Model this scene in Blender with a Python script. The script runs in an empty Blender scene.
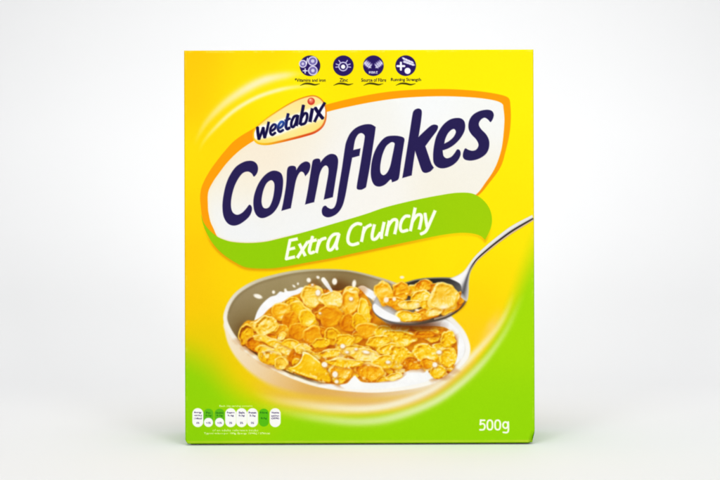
import bpy, math, random
import numpy as np

# ------------------------------------------------------------------ scene scale
MM = 0.0007                       # one print unit (0.7 mm)
PW, PH = 349.8, 393.8             # front panel size in print units
W, H, D = PW * MM, PH * MM, 0.074
R = 0.0012                        # bend radius of the folded carton edges
Z0 = 0.0012                       # underside of the carton above the table
GAIN = 1.385                       # light level the inks are specified for

scene = bpy.context.scene
COL = scene.collection
rng = np.random.default_rng(7)

# ------------------------------------------------------------------ print raster
# The artwork is laid out on the panel in print units. It is evaluated on the
# vertices of the panel mesh and stored as its ink colour.
NX, NY = 880, 990
QTL, QTR, QBL, QBR = (183.7, 50.0), (533.9, 49.3), (185.2, 444.0), (534.7, 442.7)
uu = np.linspace(0, 1, NX, dtype=np.float32)[None, :]
vv = np.linspace(0, 1, NY, dtype=np.float32)[:, None]


def quad(i):
    return ((1 - uu) * (1 - vv) * QTL[i] + uu * (1 - vv) * QTR[i] + (1 - uu) * vv * QBL[i] + uu * vv * QBR[i]).astype(np.float32)


PX, PY = quad(0), quad(1)
C = np.zeros((NY, NX, 3), np.float32)
ID = np.zeros((NY, NX), np.int32)
REG = [('front_panel', None)]     # id -> (name, parent id)


def reg(name, parent=None, label=None):
    REG.append((name, parent, label))
    return len(REG) - 1


def win(x0, y0, x1, y1):
    j0 = int((x0 - 186) / 351 * NX) - 4
    j1 = int((x1 - 183) / 350 * NX) + 6
    i0 = int((y0 - 50.5) / 394 * NY) - 4
    i1 = int((y1 - 49) / 393 * NY) + 6
    return (slice(max(i0, 0), max(min(i1, NY), 1)), slice(max(j0, 0), max(min(j1, NX), 1)))


def bb(pts, m=3):
    p = np.asarray(pts, float)
    return win(p[:, 0].min() - m, p[:, 1].min() - m, p[:, 0].max() + m, p[:, 1].max() + m)


def smooth(pts, closed=True, n=6):
    p = np.array([q[:2] for q in pts], float)
    corner = np.array([len(q) > 2 for q in pts])
    k = len(p)
    m = np.zeros_like(p)
    for i in range(k):
        if closed:
            m[i] = 0.5 * (p[(i + 1) % k] - p[i - 1])
        elif 0 < i < k - 1:
            m[i] = 0.5 * (p[i + 1] - p[i - 1])
        else:
            m[i] = (p[1] - p[0]) * 0.6 if i == 0 else (p[-1] - p[-2]) * 0.6
        if corner[i]:
            m[i] = 0
    out = []
    t = np.linspace(0, 1, n, endpoint=False)[:, None]
    for i in range(k if closed else k - 1):
        a, b = p[i], p[(i + 1) % k]
        d = np.linalg.norm(b - a)
        ma, mb = m[i], m[(i + 1) % k]
        la, lb = np.linalg.norm(ma), np.linalg.norm(mb)
        if la > d * 1.2:
            ma = ma * d * 1.2 / la
        if lb > d * 1.2:
            mb = mb * d * 1.2 / lb
        h = (2 * t**3 - 3 * t**2 + 1) * a + (t**3 - 2 * t**2 + t) * ma + (-2 * t**3 + 3 * t**2) * b + (t**3 - t**2) * mb
        out.append(h)
    if not closed:
        out.append(p[-1:])
    return np.concatenate(out)


def line_dist(X, Y, pts):
    d2 = np.full(X.shape, 1e9, np.float32)
    for a, b in zip(pts[:-1], pts[1:]):
        ex, ey = b[0] - a[0], b[1] - a[1]
        L = ex * ex + ey * ey + 1e-9
        wx, wy = X - a[0], Y - a[1]
        t = np.clip((wx * ex + wy * ey) / L, 0, 1)
        d2 = np.minimum(d2, (wx - t * ex)**2 + (wy - t * ey)**2)
    return np.sqrt(d2)


def line_param(X, Y, pts):
    """distance, arc parameter 0..1 and side of an open polyline"""
    seg = np.linalg.norm(np.diff(pts, axis=0), axis=1)
    acc = np.concatenate([[0], np.cumsum(seg)]) / seg.sum()
    d2 = np.full(X.shape, 1e9, np.float32)
    s = np.zeros(X.shape, np.float32)
    side = np.zeros(X.shape, np.float32)
    for i, (a, b) in enumerate(zip(pts[:-1], pts[1:])):
        ex, ey = b[0] - a[0], b[1] - a[1]
        L = ex * ex + ey * ey + 1e-9
        wx, wy = X - a[0], Y - a[1]
        t = np.clip((wx * ex + wy * ey) / L, 0, 1)
        q = (wx - t * ex)**2 + (wy - t * ey)**2
        m = q < d2
        d2 = np.where(m, q, d2)
        s = np.where(m, acc[i] + t * (acc[i + 1] - acc[i]), s)
        side = np.where(m, np.sign(ex * wy - ey * wx), side)
    return np.sqrt(d2), s, side


def poly_sd(X, Y, pts):
    """signed distance to a closed polygon, negative inside"""
    q = np.concatenate([pts, pts[:1]])
    d = line_dist(X, Y, q)
    ins = np.zeros(X.shape, bool)
    for a, b in zip(q[:-1], q[1:]):
        if a[1] == b[1]:
            continue
        c = (a[1] > Y) != (b[1] > Y)
        xi = a[0] + (Y - a[1]) / (b[1] - a[1]) * (b[0] - a[0])
        ins ^= c & (X < xi)
    return np.where(ins, -d, d)


def col(c):
    return np.array(c, np.float32) / 255.0


def sstep(a, b, x):
    t = np.clip((x - a) / (b - a), 0, 1)
    return t * t * (3 - 2 * t)


def put(w, colour, alpha, ident=None, thr=0.5):
    colour = np.asarray(colour, np.float32)
    a = np.clip(alpha, 0, 1)[..., None]
    C[w] = C[w] * (1 - a) + colour * a
    if ident is not None:
        sub = ID[w]
        sub[alpha > thr] = ident


def cover(sd, aa=0.8):
    return np.clip(0.5 - sd / aa, 0, 1)


def mix(a, b, t):
    t = np.asarray(t)[..., None]
    return a * (1 - t) + b * t


def vnoise(X, Y, scale, seed):
    r = np.random.default_rng(seed).random((64, 64)).astype(np.float32)
    an = seed * 2.399963
    ca, sa = math.cos(an), math.sin(an)
    x, y = (X * ca - Y * sa) / scale + 1000, (X * sa + Y * ca) / scale + 1000
    xi, yi = np.floor(x).astype(int), np.floor(y).astype(int)
    fx, fy = x - xi, y - yi
    fx, fy = fx * fx * (3 - 2 * fx), fy * fy * (3 - 2 * fy)
    g = lambda i, j: r[(yi + j) % 64, (xi + i) % 64]
    return (g(0, 0) * (1 - fx) + g(1, 0) * fx) * (1 - fy) + (g(0, 1) * (1 - fx) + g(1, 1) * fx) * fy


def idw(X, Y, pts, p=2.0):
    num = np.zeros(X.shape + (3,), np.float32)
    den = np.zeros(X.shape, np.float32)
    for x, y, c in pts:
        k = 1.0 / (((X - x)**2 + (Y - y)**2 + 900.0)**p)
        num += k[..., None] * col(c)
        den += k
    return num / den[..., None]


def zc(x0, y0, s, pts):
    return [(x0 + q[0] / s, y0 + q[1] / s) + tuple(q[2:]) for q in pts]


def fill_poly(pts, colour, ident=None, aa=0.8, sm=True):
    p = smooth(pts) if sm else np.array([q[:2] for q in pts], float)
    w = bb(p)
    sd = poly_sd(PX[w], PY[w], p)
    put(w, colour(w) if callable(colour) else col(colour), cover(sd, aa), ident)
    return w, sd


def stroke(lines, width, colour, ident=None, aa=0.8, sm=True):
    for ln in lines:
        p = smooth(ln, False) if (sm and len(ln) > 2) else np.array([q[:2] for q in ln], float)
        w = bb(p, width + 2)
        d = line_dist(PX[w], PY[w], p) - width / 2
        put(w, colour(w) if callable(colour) else col(colour), cover(d, aa), ident)


def pen_sd(X, Y, p, hw):
    """stroke with round joins and flat ends; negative inside"""
    sd = np.full(X.shape, 1e9, np.float32)
    n = len(p) - 1
    for i, (a, b) in enumerate(zip(p[:-1], p[1:])):
        ex, ey = b[0] - a[0], b[1] - a[1]
        L = math.hypot(ex, ey) + 1e-9
        ex, ey = ex / L, ey / L
        al = (X - a[0]) * ex + (Y - a[1]) * ey
        pe = np.abs(-(X - a[0]) * ey + (Y - a[1]) * ex)
        lo, hi = -al, al - L
        rnd = np.hypot(np.maximum(np.maximum(lo, hi), 0), pe) - hw
        d = rnd
        if i == 0:
            d = np.where(lo > 0, np.maximum(lo - 0.15, pe - hw), d)
            d = np.maximum(d, np.where(lo > -hw, lo - 0.15, -9))
        if i == n - 1:
            d = np.where(hi > 0, np.maximum(hi - 0.15, pe - hw), d)
            d = np.maximum(d, np.where(hi > -hw, hi - 0.15, -9))
        sd = np.minimum(sd, d)
    return sd


def pen(ln, width, colour, ident, aa=0.9, sm=True):
    p = smooth(ln, False) if (sm and len(ln) > 2) else np.array([q[:2] for q in ln], float)
    w = bb(p, width + 2)
    put(w, colour(w) if callable(colour) else col(colour), cover(pen_sd(PX[w], PY[w], p, width / 2), aa), ident)


def ellipse_sd(X, Y, cx, cy, rx, ry, ang=0):
    c, s = math.cos(math.radians(ang)), math.sin(math.radians(ang))
    u = ((X - cx) * c + (Y - cy) * s) / rx
    v = (-(X - cx) * s + (Y - cy) * c) / ry
    r = np.sqrt(u * u + v * v)
    return (r - 1) * min(rx, ry) * np.where(r > 1e-3, 1, 1)


def blob(cx, cy, rx, ry, ang, colour, ident=None, aa=0.9):
    m = max(rx, ry) + 2
    w = win(cx - m, cy - m, cx + m, cy + m)
    put(w, col(colour), cover(ellipse_sd(PX[w], PY[w], cx, cy, rx, ry, ang), aa), ident)


_font_cache = {}


def text(s, cx, cy, width, height, colour, ident=None, ang=0.0, strength=1.0):
    """letters rasterised from the built-in font outlines, stretched to width x height"""
    if s not in _font_cache:
        cu = bpy.data.curves.new('lettering', 'FONT')
        cu.body = s
        cu.resolution_u = 3
        cu.offset = 0.022
        ob = bpy.data.objects.new('lettering', cu)
        COL.objects.link(ob)
        bpy.context.view_layer.update()
        me = ob.evaluated_get(bpy.context.evaluated_depsgraph_get()).to_mesh()
        me.calc_loop_triangles()
        vs = np.array([v.co[:2] for v in me.vertices], float)
        ts = np.array([t.vertices[:] for t in me.loop_triangles], int)
        bpy.data.objects.remove(ob)
        bpy.data.curves.remove(cu)
        _font_cache[s] = (vs, ts)
    vs, ts = _font_cache[s]
    lo, hi = vs.min(0), vs.max(0)
    p = (vs - (lo + hi) / 2) / (hi - lo) * np.array([width, -height])
    a = math.radians(ang)
    p = p @ np.array([[math.cos(a), math.sin(a)], [-math.sin(a), math.cos(a)]]) + np.array([cx, cy])
    w = bb(p, 1)
    X, Y = PX[w], PY[w]
    cov = np.zeros(X.shape, np.float32)
    for ox in (-.15, .15):
        for oy in (-.15, .15):
            hit = np.zeros(X.shape, bool)
            for t in ts:
                (ax, ay), (bx, by), (qx, qy) = p[t[0]], p[t[1]], p[t[2]]
                x, y = X + ox, Y + oy
                s1 = (bx - ax) * (y - ay) - (by - ay) * (x - ax)
                s2 = (qx - bx) * (y - by) - (qy - by) * (x - bx)
                s3 = (ax - qx) * (y - qy) - (ay - qy) * (x - qx)
                hit |= ((s1 >= 0) & (s2 >= 0) & (s3 >= 0)) | ((s1 <= 0) & (s2 <= 0) & (s3 <= 0))
            cov += hit * 0.25
    put(w, col(colour), cov * strength, ident)


ALL = (slice(0, NY), slice(0, NX))

# ------------------------------------------------------------------ background inks
yel = [(188, 55, (255, 203, 0)), (188, 95, (255, 206, 0)), (190, 160, (255, 224, 0)), (190, 215, (255, 212, 0)),
       (190, 255, (255, 202, 0)), (190, 300, (252, 203, 0)), (190, 345, (232, 205, 0)), (230, 270, (255, 214, 0)), (270, 275, (255, 218, 0)),
       (240, 110, (255, 222, 0)), (270, 60, (255, 218, 0)), (350, 56, (255, 232, 0)), (430, 60, (255, 240, 0)),
       (525, 60, (255, 242, 0)), (525, 150, (255, 238, 0)), (525, 240, (255, 233, 0)), (500, 215, (255, 234, 0)), (505, 280, (255, 226, 0)),
       (450, 255, (255, 230, 0)), (400, 258, (255, 224, 0)), (340, 265, (255, 219, 0)), (480, 300, (255, 214, 0)), (475, 332, (255, 206, 20)),
       (260, 100, (255, 236, 0)), (290, 80, (255, 242, 0)), (200, 180, (255, 220, 0)), (520, 110, (255, 244, 0))]
C[:] = idw(PX, PY, yel)
edge = smooth([(150, 352), (183, 356), (206, 367), (230, 388), (257, 402), (300, 412), (345, 416), (395, 412), (435, 397),
               (467, 374), (488, 350), (503, 325), (516, 298), (528, 270), (545, 235)], False, 5)
d, s, side = line_param(PX[380:], PY[380:], edge)
sgn = d * side
wl = np.interp(s.ravel(), [0, .12, .3, .5, .75, .88, 1], [30, 26, 16, 8, 7, 13, 20]).reshape(s.shape)
gm = sstep(-wl * 1.0, wl * 0.75, sgn)
grn = idw(PX[380:], PY[380:], [(190, 400, (148, 212, 0)), (190, 440, (142, 210, 0)), (300, 435, (149, 215, 0)),
                              (430, 430, (152, 217, 0)), (525, 430, (152, 217, 0)), (525, 320, (164, 221, 0)), (260, 400, (168, 219, 0))])
C[380:] = mix(C[380:], grn, gm)


def swoosh(pts, widths, alphas, colour, blur=1.0, skew=0.0):
    p = smooth(pts, False, 5)
    w = bb(p, 16)
    d, s, side = line_param(PX[w], PY[w], p)
    ks = np.linspace(0, 1, len(widths))
    wd = np.interp(s.ravel(), ks, widths).reshape(s.shape)
    al = np.interp(s.ravel(), ks, alphas).reshape(s.shape)
    sd = d * side
    prof = np.exp(-np.abs((sd - skew * wd) / (wd * 0.5))**2.2 * 0.9) * blur
    put(w, col(colour), prof * al)


swoosh([(194, 146), (199, 134), (208, 120), (225, 103), (245.5, 89), (265.5, 79.5), (288, 74.8), (306, 73)],
       [3, 5, 7, 8.5, 9.5, 9.5, 8, 5], [0, .36, .58, .72, .86, .9, .68, 0], (255, 244, 204))
swoosh([(199, 152), (203, 142.5), (213, 130), (233, 111.2), (255.5, 97.8), (278, 90), (298, 86.5), (322, 86)],
       [3, 4, 4.5, 4.5, 4.5, 4.5, 4, 3], [0, .45, .78, .88, .9, .85, .45, 0], (255, 248, 190))
# glow between the bowl and the lower swooshes
g = smooth([(248, 378), (275, 394), (305, 401), (345, 404.5), (390, 402.5), (425, 393), (452, 377), (470, 362)], False, 5)
w = bb(g, 26)
d, s, side = line_param(PX[w], PY[w], g)
put(w, col((238, 196, 60)), np.exp(-(d / 9.5)**2) * np.interp(s, [0, .15, .5, .8, 1], [.1, .75, .75, .55, .2]))
put(w, col((226, 176, 120)), np.exp(-(d / 6.5)**2) * np.interp(s, [0, .25, .5, .8, 1], [0, .35, .75, .65, .2]))
swoosh([(250, 392), (275, 400), (300, 404), (326.7, 407.5), (366.7, 408.5), (400, 402.5), (433, 388.5), (458, 369.5), (476, 352),
        (496, 329), (507.5, 309), (514, 290)], [6, 8, 9, 9, 8, 8, 8, 7.5, 7, 7, 6, 5],
       [0, .25, .5, .72, .85, .85, .85, .85, .8, .65, .45, 0], (250, 246, 226))
swoosh([(252, 402), (275, 409), (300, 415), (333, 420), (362, 421.7), (393, 417.5), (433, 402.5), (461, 383.5), (485, 360),
        (504.5, 333), (516, 310), (524, 292)], [7, 8, 9, 9, 9, 9, 8, 7.5, 7, 6, 6, 5],
       [0, .15, .42, .62, .7, .75, .78, .78, .7, .5, .3, 0], (236, 244, 200))
swoosh([(478, 344), (490, 328), (502, 306)], [9, 10, 8], [.0, .5, .0], (255, 214, 150))
BACK = C.copy()                   # plain background inks, reused on the other faces

# ------------------------------------------------------------------ title panel
T_PANEL = reg('title_panel', None, 'cream white shield with an orange border')
T_BORDER = reg('border', T_PANEL)
outer = [(200.4, 203), (200.8, 190), (204.5, 180), (210.2, 170), (217, 160.5), (225, 150.5), (235, 140), (249.7, 130.5), (268, 121.5), (295, 112.4), (327, 104.3),
         (350, 98.6), (378, 93.2), (400, 90.6), (425, 89.3), (450, 89.2), (475, 90.8), (495, 93.6), (506, 96.4), (509.6, 99.5),
         (510.6, 106), (511, 118), (509.6, 134), (506, 150), (500.8, 166.7), (490.4, 181.4), (476, 197), (440, 215), (300, 250), (225, 247), (206, 232)]
inner = [(207.8, 203), (208.2, 192), (212.5, 182.5), (219, 173), (228, 161.5), (240, 150), (254, 140.5), (271, 131), (297, 120.6), (327, 111.8),
         (350, 106.3), (378, 101), (405.6, 97.6), (441.7, 96.2), (475, 97.6), (495, 100.5), (502.4, 103.8), (503.6, 108), (504.6, 120.6), (502.8, 142),
         (500, 155), (494.6, 168.8), (486, 182), (474, 196), (440, 212), (300, 245), (226, 244), (212.4, 226), (208.6, 213)]
w, sd = fill_poly(outer, (255, 160, 0), T_BORDER)
# the border warms to deep orange at its lower right
p = smooth(outer)
X, Y = PX[w], PY[w]
put(w, col((240, 140, 20)), cover(sd) * sstep(150, 200, Y) * sstep(440, 500, X) * 0.7)


def cream(w):
    X, Y = PX[w], PY[w]
    return idw(X, Y, [(225, 185, (248, 241, 220)), (240, 160, (249, 237, 214)), (262, 150, (249, 235, 212)), (300, 128, (247, 239, 220)),
                      (360, 112, (245, 244, 236)), (430, 105, (248, 250, 250)), (495, 115, (248, 249, 246)), (470, 170, (247, 243, 230)),
                      (440, 185, (246, 241, 226)), (380, 195, (248, 245, 238)), (300, 225, (244, 245, 244)), (240, 235, (242, 244, 246)),
                      (215, 215, (244, 246, 246)), (350, 160, (246, 244, 240))])


w, sd = fill_poly(inner, cream, T_PANEL)
put(w, col((255, 236, 190)), np.exp(-np.clip(-sd, 0, 99) / 3.0) * (sd < 0) * 0.35 * sstep(300, 230, PX[w]))

# ------------------------------------------------------------------ green ribbon
RIB = reg('ribbon', None, 'lime green wavy ribbon')
ribbon = [(201.2, 215, 1), (203.5, 222), (208.5, 229), (216, 235.6), (222, 238.8), (231.7, 241.7), (248, 242.9), (265, 241.7), (280, 238.3), (305, 231.9),
          (335, 223.2), (365, 214.2), (383, 208), (400, 203.5), (420, 199), (440, 195.2), (457, 192.8), (471.7, 193.4), (482, 199), (489.2, 208),
          (492, 218.8), (490.4, 229), (485, 240, 1), (480.5, 235.8), (471.7, 233.3), (459, 232.8), (440, 235.2), (408, 241.7), (380, 247.6), (350, 254),
          (335, 257.4), (305, 262.8), (287, 266.2), (270, 268.3), (248, 267.6), (236.7, 263), (223, 254), (213, 243.5), (206.3, 232), (202.5, 222)]
p = smooth(ribbon)
w = bb(p, 8)
sd = poly_sd(PX[w], PY[w] - 1.2, p)
put(w, col((226, 150, 0)), 0.75 * np.exp(-(np.clip(sd, 0, 99) / 1.6)**2) * sstep(225, 250, PY[w]))


def lime(w):
    X, Y = PX[w], PY[w]
    return idw(X, Y, [(215, 245, (150, 205, 0)), (260, 255, (147, 206, 0)), (330, 240, (152, 206, 0)), (400, 225, (152, 207, 0)),
                      (470, 212, (158, 208, 0)), (485, 225, (162, 208, 0))])


fill_poly(ribbon, lime, RIB)

# ------------------------------------------------------------------ title letters
TITLE = reg('title_lettering', None, 'bold rounded italic navy lettering')
NAVY = (38, 29, 82)


def letter(x0, y0, s, out, hole=None):
    ident = reg('letter', TITLE)
    p = smooth(zc(x0, y0, s, out))
    w = bb(p)
    sd = poly_sd(PX[w], PY[w], p)
    if hole:
        sd = np.maximum(sd, -poly_sd(PX[w], PY[w], smooth(zc(x0, y0, s, hole))))
    put(w, col(NAVY), cover(sd - 0.05, 0.9), ident)


letter(210, 150, 6, [(262, 68), (281, 84), (288, 110), (282, 138), (264, 158), (251, 140), (228, 128), (196, 138), (165, 178), (142, 230), (128, 290),
                     (126, 340), (137, 374), (163, 388), (193, 376), (218, 350), (236, 328), (250, 340), (250, 366), (235, 398), (205, 426), (170, 447),
                     (135, 452), (104, 436), (82, 397), (75, 340), (80, 280), (95, 210), (120, 150), (156, 100), (200, 72), (235, 64)])
letter(210, 150, 6, [(395, 124), (426, 139), (438, 175), (436, 230), (425, 290), (405, 342), (370, 384), (320, 407), (285, 396), (265, 358), (261, 302),
                     (272, 248), (295, 195), (328, 152), (363, 128)],
       [(372, 181), (386, 200), (386, 240), (376, 295), (358, 338), (338, 350), (318, 342), (309, 307), (317, 252), (334, 207), (353, 186)])
letter(270, 140, 6, [(103, 182), (112, 160), (135, 154), (153, 160), (158, 180, 1), (182, 146), (212, 129), (236, 136), (242, 160), (232, 192), (212, 216, 1), (201, 194),
                     (184, 190), (168, 210), (155, 245), (146, 290), (125, 408, 1), (69, 424, 1), (80, 372), (97, 270)])
letter(270, 140, 6, [(252, 146), (260, 120), (283, 111), (299, 116), (303, 134, 1), (330, 102), (362, 84), (393, 89), (408, 115), (406, 160), (396, 222),
                     (377, 342, 1), (323, 357, 1), (339, 270), (351, 200), (350, 166), (335, 152), (315, 166), (298, 204), (286, 266), (265, 372, 1), (211, 386, 1),
                     (229, 292)])
letter(330, 110, 6, [(92, 215), (102, 180), (122, 140), (156, 107), (202, 88), (245, 86), (274, 102, 1), (268, 150), (258, 215), (238, 345), (216, 463, 1), (190, 477),
                     (164, 474), (162, 452), (180, 345), (197, 240), (207, 178), (208, 152), (190, 138), (168, 147), (150, 182), (140, 240, 1), (183, 230, 1), (176, 274, 1),
                     (133, 286, 1), (112, 400), (92, 512), (72, 580), (38, 624), (-8, 643), (-40, 632), (-49, 606), (-42, 582), (-27, 574), (-12, 586), (8, 593),
                     (27, 582), (40, 548), (52, 470), (72, 350)])
letter(330, 110, 6, [(332, 164), (380, 154), (425, 159), (446, 172), (443, 205), (428, 300), (415, 400), (404, 421), (372, 433, 1), (364, 416), (330, 447), (294, 459),
                     (264, 446), (247, 402), (247, 340), (261, 270), (290, 209)],
       [(352, 203), (372, 192), (388, 200), (385, 225), (375, 275), (361, 338), (342, 377), (320, 391), (303, 375), (302, 330), (314, 270), (334, 222)])
letter(415, 100, 6, [(-76, 468, 1), (-61, 380), (-32, 200), (-13, 80), (-2, 60), (20, 51), (38, 60), (41, 82), (33, 150), (21, 222, 1), (62, 183), (98, 153),
                     (122, 148), (138, 158), (131, 184), (98, 228), (62, 277, 1), (80, 330), (98, 382), (113, 406, 1), (92, 428), (62, 437), (42, 424), (20, 362), (1, 305, 1),
                     (-9, 370), (-20, 452, 1)])
letter(415, 100, 6, [(252, 108), (284, 115), (300, 140), (298, 182), (275, 226), (240, 264), (202, 289), (166, 302, 1), (171, 335), (190, 350), (218, 341), (239, 318),
                     (254, 297), (270, 304), (273, 330), (255, 365), (220, 394), (176, 409), (140, 405), (115, 381), (109, 340), (114, 280), (130, 215), (165, 155), (208, 119)],
       [(236, 174), (246, 192), (232, 222), (204, 247), (176, 262, 1), (181, 236), (196, 203), (217, 180)])
letter(415, 100, 6, [(430, 59), (460, 65), (473, 86), (468, 112), (454, 132), (440, 118), (418, 106), (394, 120), (383, 146), (396, 174), (428, 208), (445, 246),
                     (443, 290), (424, 325), (386, 351), (340, 363), (302, 358), (288, 340), (291, 312), (302, 291), (320, 299), (345, 305), (369, 297), (382, 270),
                     (369, 238), (338, 204), (322, 170), (325, 128), (346, 92), (385, 68)])

# ------------------------------------------------------------------ ribbon lettering
RL = reg('lettering', RIB, 'white italic lettering')
WHT = (252, 255, 240)
A = lambda pts: zc(275, 200, 6, pts)
B = lambda pts: zc(350, 190, 6, pts)
rib_strokes = [
    A([(146, 262), (182, 335)]), A([(196, 250), (134, 346)]),
    A([(226, 218), (214, 262), (206, 300), (213, 317), (234, 311)]), A([(197, 252), (250, 238)]),
    A([(266, 236), (248, 316)]), A([(258, 272), (276, 239), (304, 228)]),
    A([(384, 204), (354, 206), (330, 230), (317, 268), (322, 297), (340, 296), (362, 264), (380, 218)]), A([(384, 203), (368, 268), (372, 294)]),
    A([(518, 145), (490, 142), (458, 165), (439, 213), (440, 252), (464, 268), (502, 258)]),
    B([(87, 220), (69, 310)]), B([(80, 255), (98, 224), (126, 208)]),
    B([(147, 206), (133, 268), (137, 294), (158, 290), (182, 256)]), B([(205, 192), (190, 262), (189, 288)]),
    B([(236, 184), (217, 275)]), B([(228, 218), (254, 182), (276, 178), (282, 196), (268, 264)]),
    B([(357, 157), (332, 158), (310, 185), (301, 222), (312, 247), (346, 240)]),
    B([(391, 106), (362, 246)]), B([(374, 188), (402, 152), (424, 149), (429, 170), (415, 236)]),
    B([(450, 140), (456, 182), (463, 222)]), B([(511, 123), (482, 190), (455, 246), (424, 264)]),
]
pen(A([(136, 232), (90, 241.5), (68, 352), (120, 340)]), 3.1, WHT, RL, 1.0, sm=False)
pen(A([(80, 296), (120, 286.5)]), 2.9, WHT, RL, 1.0)
for ln in rib_strokes:
    pen(ln, 3.2, WHT, RL, 1.0)

# ------------------------------------------------------------------ brand badge
BAD = reg('brand_badge', None, 'pale yellow lozenge badge with red and gold edge')
badge = zc(245, 90, 8, [(62, 372), (66, 330), (92, 288), (160, 230), (250, 168), (340, 112), (420, 72), (500, 46), (560, 42), (612, 70), (644, 118), (655, 180), (648, 248),
                        (618, 304), (560, 346), (480, 372), (380, 398), (270, 424), (180, 440), (110, 434), (74, 408)])
p = smooth(badge)
w = bb(p, 6)
X, Y = PX[w], PY[w]
sd = poly_sd(X, Y, p)
rim = idw(X, Y, [(253, 138, (255, 215, 40)), (258, 127, (255, 205, 20)), (276, 111, (245, 180, 10)), (297, 99, (238, 150, 10)), (312, 95, (236, 120, 20)),
                 (324, 101, (225, 100, 30)), (327, 115, (245, 200, 90)), (322, 127, (222, 70, 30)), (308, 135, (206, 40, 20)), (292, 139, (226, 70, 20)),
                 (278, 143, (240, 150, 30)), (262, 146, (245, 200, 30))], 3.0)
put(w, rim, cover(sd), BAD)
fillc = idw(X, Y, [(284, 106, (255, 214, 60)), (303, 98, (255, 206, 60)), (256, 140, (255, 216, 60)), (300, 134, (255, 212, 60)), (318, 126, (255, 200, 60)), (270, 143, (255, 214, 50)), (256, 136, (255, 228, 110)), (268, 128, (253, 246, 218)), (285, 117, (252, 248, 234)), (300, 107, (252, 246, 224)), (315, 108, (253, 246, 216)), (292, 124, (254, 250, 232)),
                   (322, 122, (255, 232, 100)), (305, 128, (254, 240, 150)), (285, 134, (254, 236, 160)), (265, 141, (255, 226, 90))], 2.5)
thick = np.interp(PY[w] + 0.28 * (PX[w] - 290), [95, 112, 135, 142], [1.2, 1.2, 2.1, 2.6])
put(w, fillc, cover(sd + thick, 1.3), BAD)
put(w, col((255, 255, 250)), 0.75 * np.exp(-((line_dist(X, Y, np.array([(266, 131), (300, 120), (318, 116)])) / 5.0)**2)) * (sd < -2))
for ln in ([(100, 340), (160, 330), (250, 310), (330, 275), (400, 250), (470, 225), (540, 195), (610, 165)],):
    p2 = smooth(zc(245, 90, 8, ln), False)
    put(w, col((255, 255, 252)), 0.95 * (1 - sstep(4.6, 8.6, line_dist(X, Y, p2))) * (sd < -1.6))
BL = reg('lettering', BAD, 'dark navy italic lettering')
Gz = lambda pts: zc(245, 90, 8, pts)


def badge_ink(w):
    X = PX[w]
    return mix(col((16, 10, 66)), col((48, 98, 186)), np.exp(-((X - 280.5) / 5.5)**2) * sstep(134, 121, PY[w]) * 0.95)


for ln, wd in [
    ([(100, 296), (104, 345), (112, 392)], 2.7), ([(112, 392), (130, 345), (146, 300)], 2.3), ([(146, 300), (150, 340), (158, 380)], 2.6), ([(158, 380), (176, 320), (190, 254)], 2.3),
    ([(212, 326), (238, 308), (247, 282), (229, 276), (207, 302), (203, 338), (218, 357), (243, 340)], 2.3),
    ([(276, 304), (300, 285), (308, 260), (290, 254), (270, 280), (265, 314), (280, 332), (306, 318)], 2.3),
    ([(346, 188), (333, 248), (328, 292), (338, 310), (356, 302)], 2.6), ([(318, 246), (364, 226)], 2.0),
    ([(420, 205), (394, 212), (374, 250), (371, 286), (386, 294), (404, 268), (418, 215)], 2.4), ([(424, 200), (412, 286)], 2.6),
    ([(468, 120), (455, 190), (440, 276)], 2.8), ([(454, 218), (476, 188), (495, 190), (496, 226), (480, 264), (446, 276)], 2.4),
    ([(540, 146), (520, 254)], 3.0),
    ([(562, 142), (586, 180), (624, 228)], 3.0), ([(640, 100), (600, 165), (556, 254)], 2.5)]:
    pen(Gz(ln), wd * 1.14, badge_ink, BL, 0.9)
DOT = reg('dot', BAD, 'glossy red dot')
blob(311.2, 101.2, 3.7, 3.7, 0, (214, 66, 44), DOT)
blob(311.0, 100.4, 2.1, 2.1, 0, (244, 130, 96), None, 1.6)
blob(310.4, 99.7, 0.9, 0.9, 0, (255, 205, 180), None, 1.4)

# ------------------------------------------------------------------ round claim icons
LAV = (205, 200, 232)
INK = (40, 22, 96)


def icon(cx, cap, cw):
    ident = reg('claim_icon', None, None)
    blob(cx, 65.6, 10.3, 10.3, 0, INK, ident)
    cid = reg('caption', ident)
    text(cap, cx + 0.3, 79.9, cw, 3.7 if 'g' not in cap else 4.2, (52, 42, 40), cid, 0, 0.95)
    uid = reg('underline', ident)
    p = smooth([(cx - 9.5, 85.2), (cx - 5, 83.5), (cx, 83.6), (cx + 5, 84.6), (cx + 9.5, 83.6)], False)
    w = bb(p, 3)
    d, s, _ = line_param(PX[w], PY[w], p)
    put(w, col((70, 62, 10)), cover(d - 0.95 * np.sin(np.pi * np.clip(s, 0.04, 0.96))**0.6, 0.8), uid)
    return ident


def ring(cx, cy, r, wd, c, ident=None):
    m = r + 3
    w = win(cx - m, cy - m, cx + m, cy + m)
    d = np.abs(np.hypot(PX[w] - cx, PY[w] - cy) - r) - wd / 2
    put(w, col(c), cover(d), ident)


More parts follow.
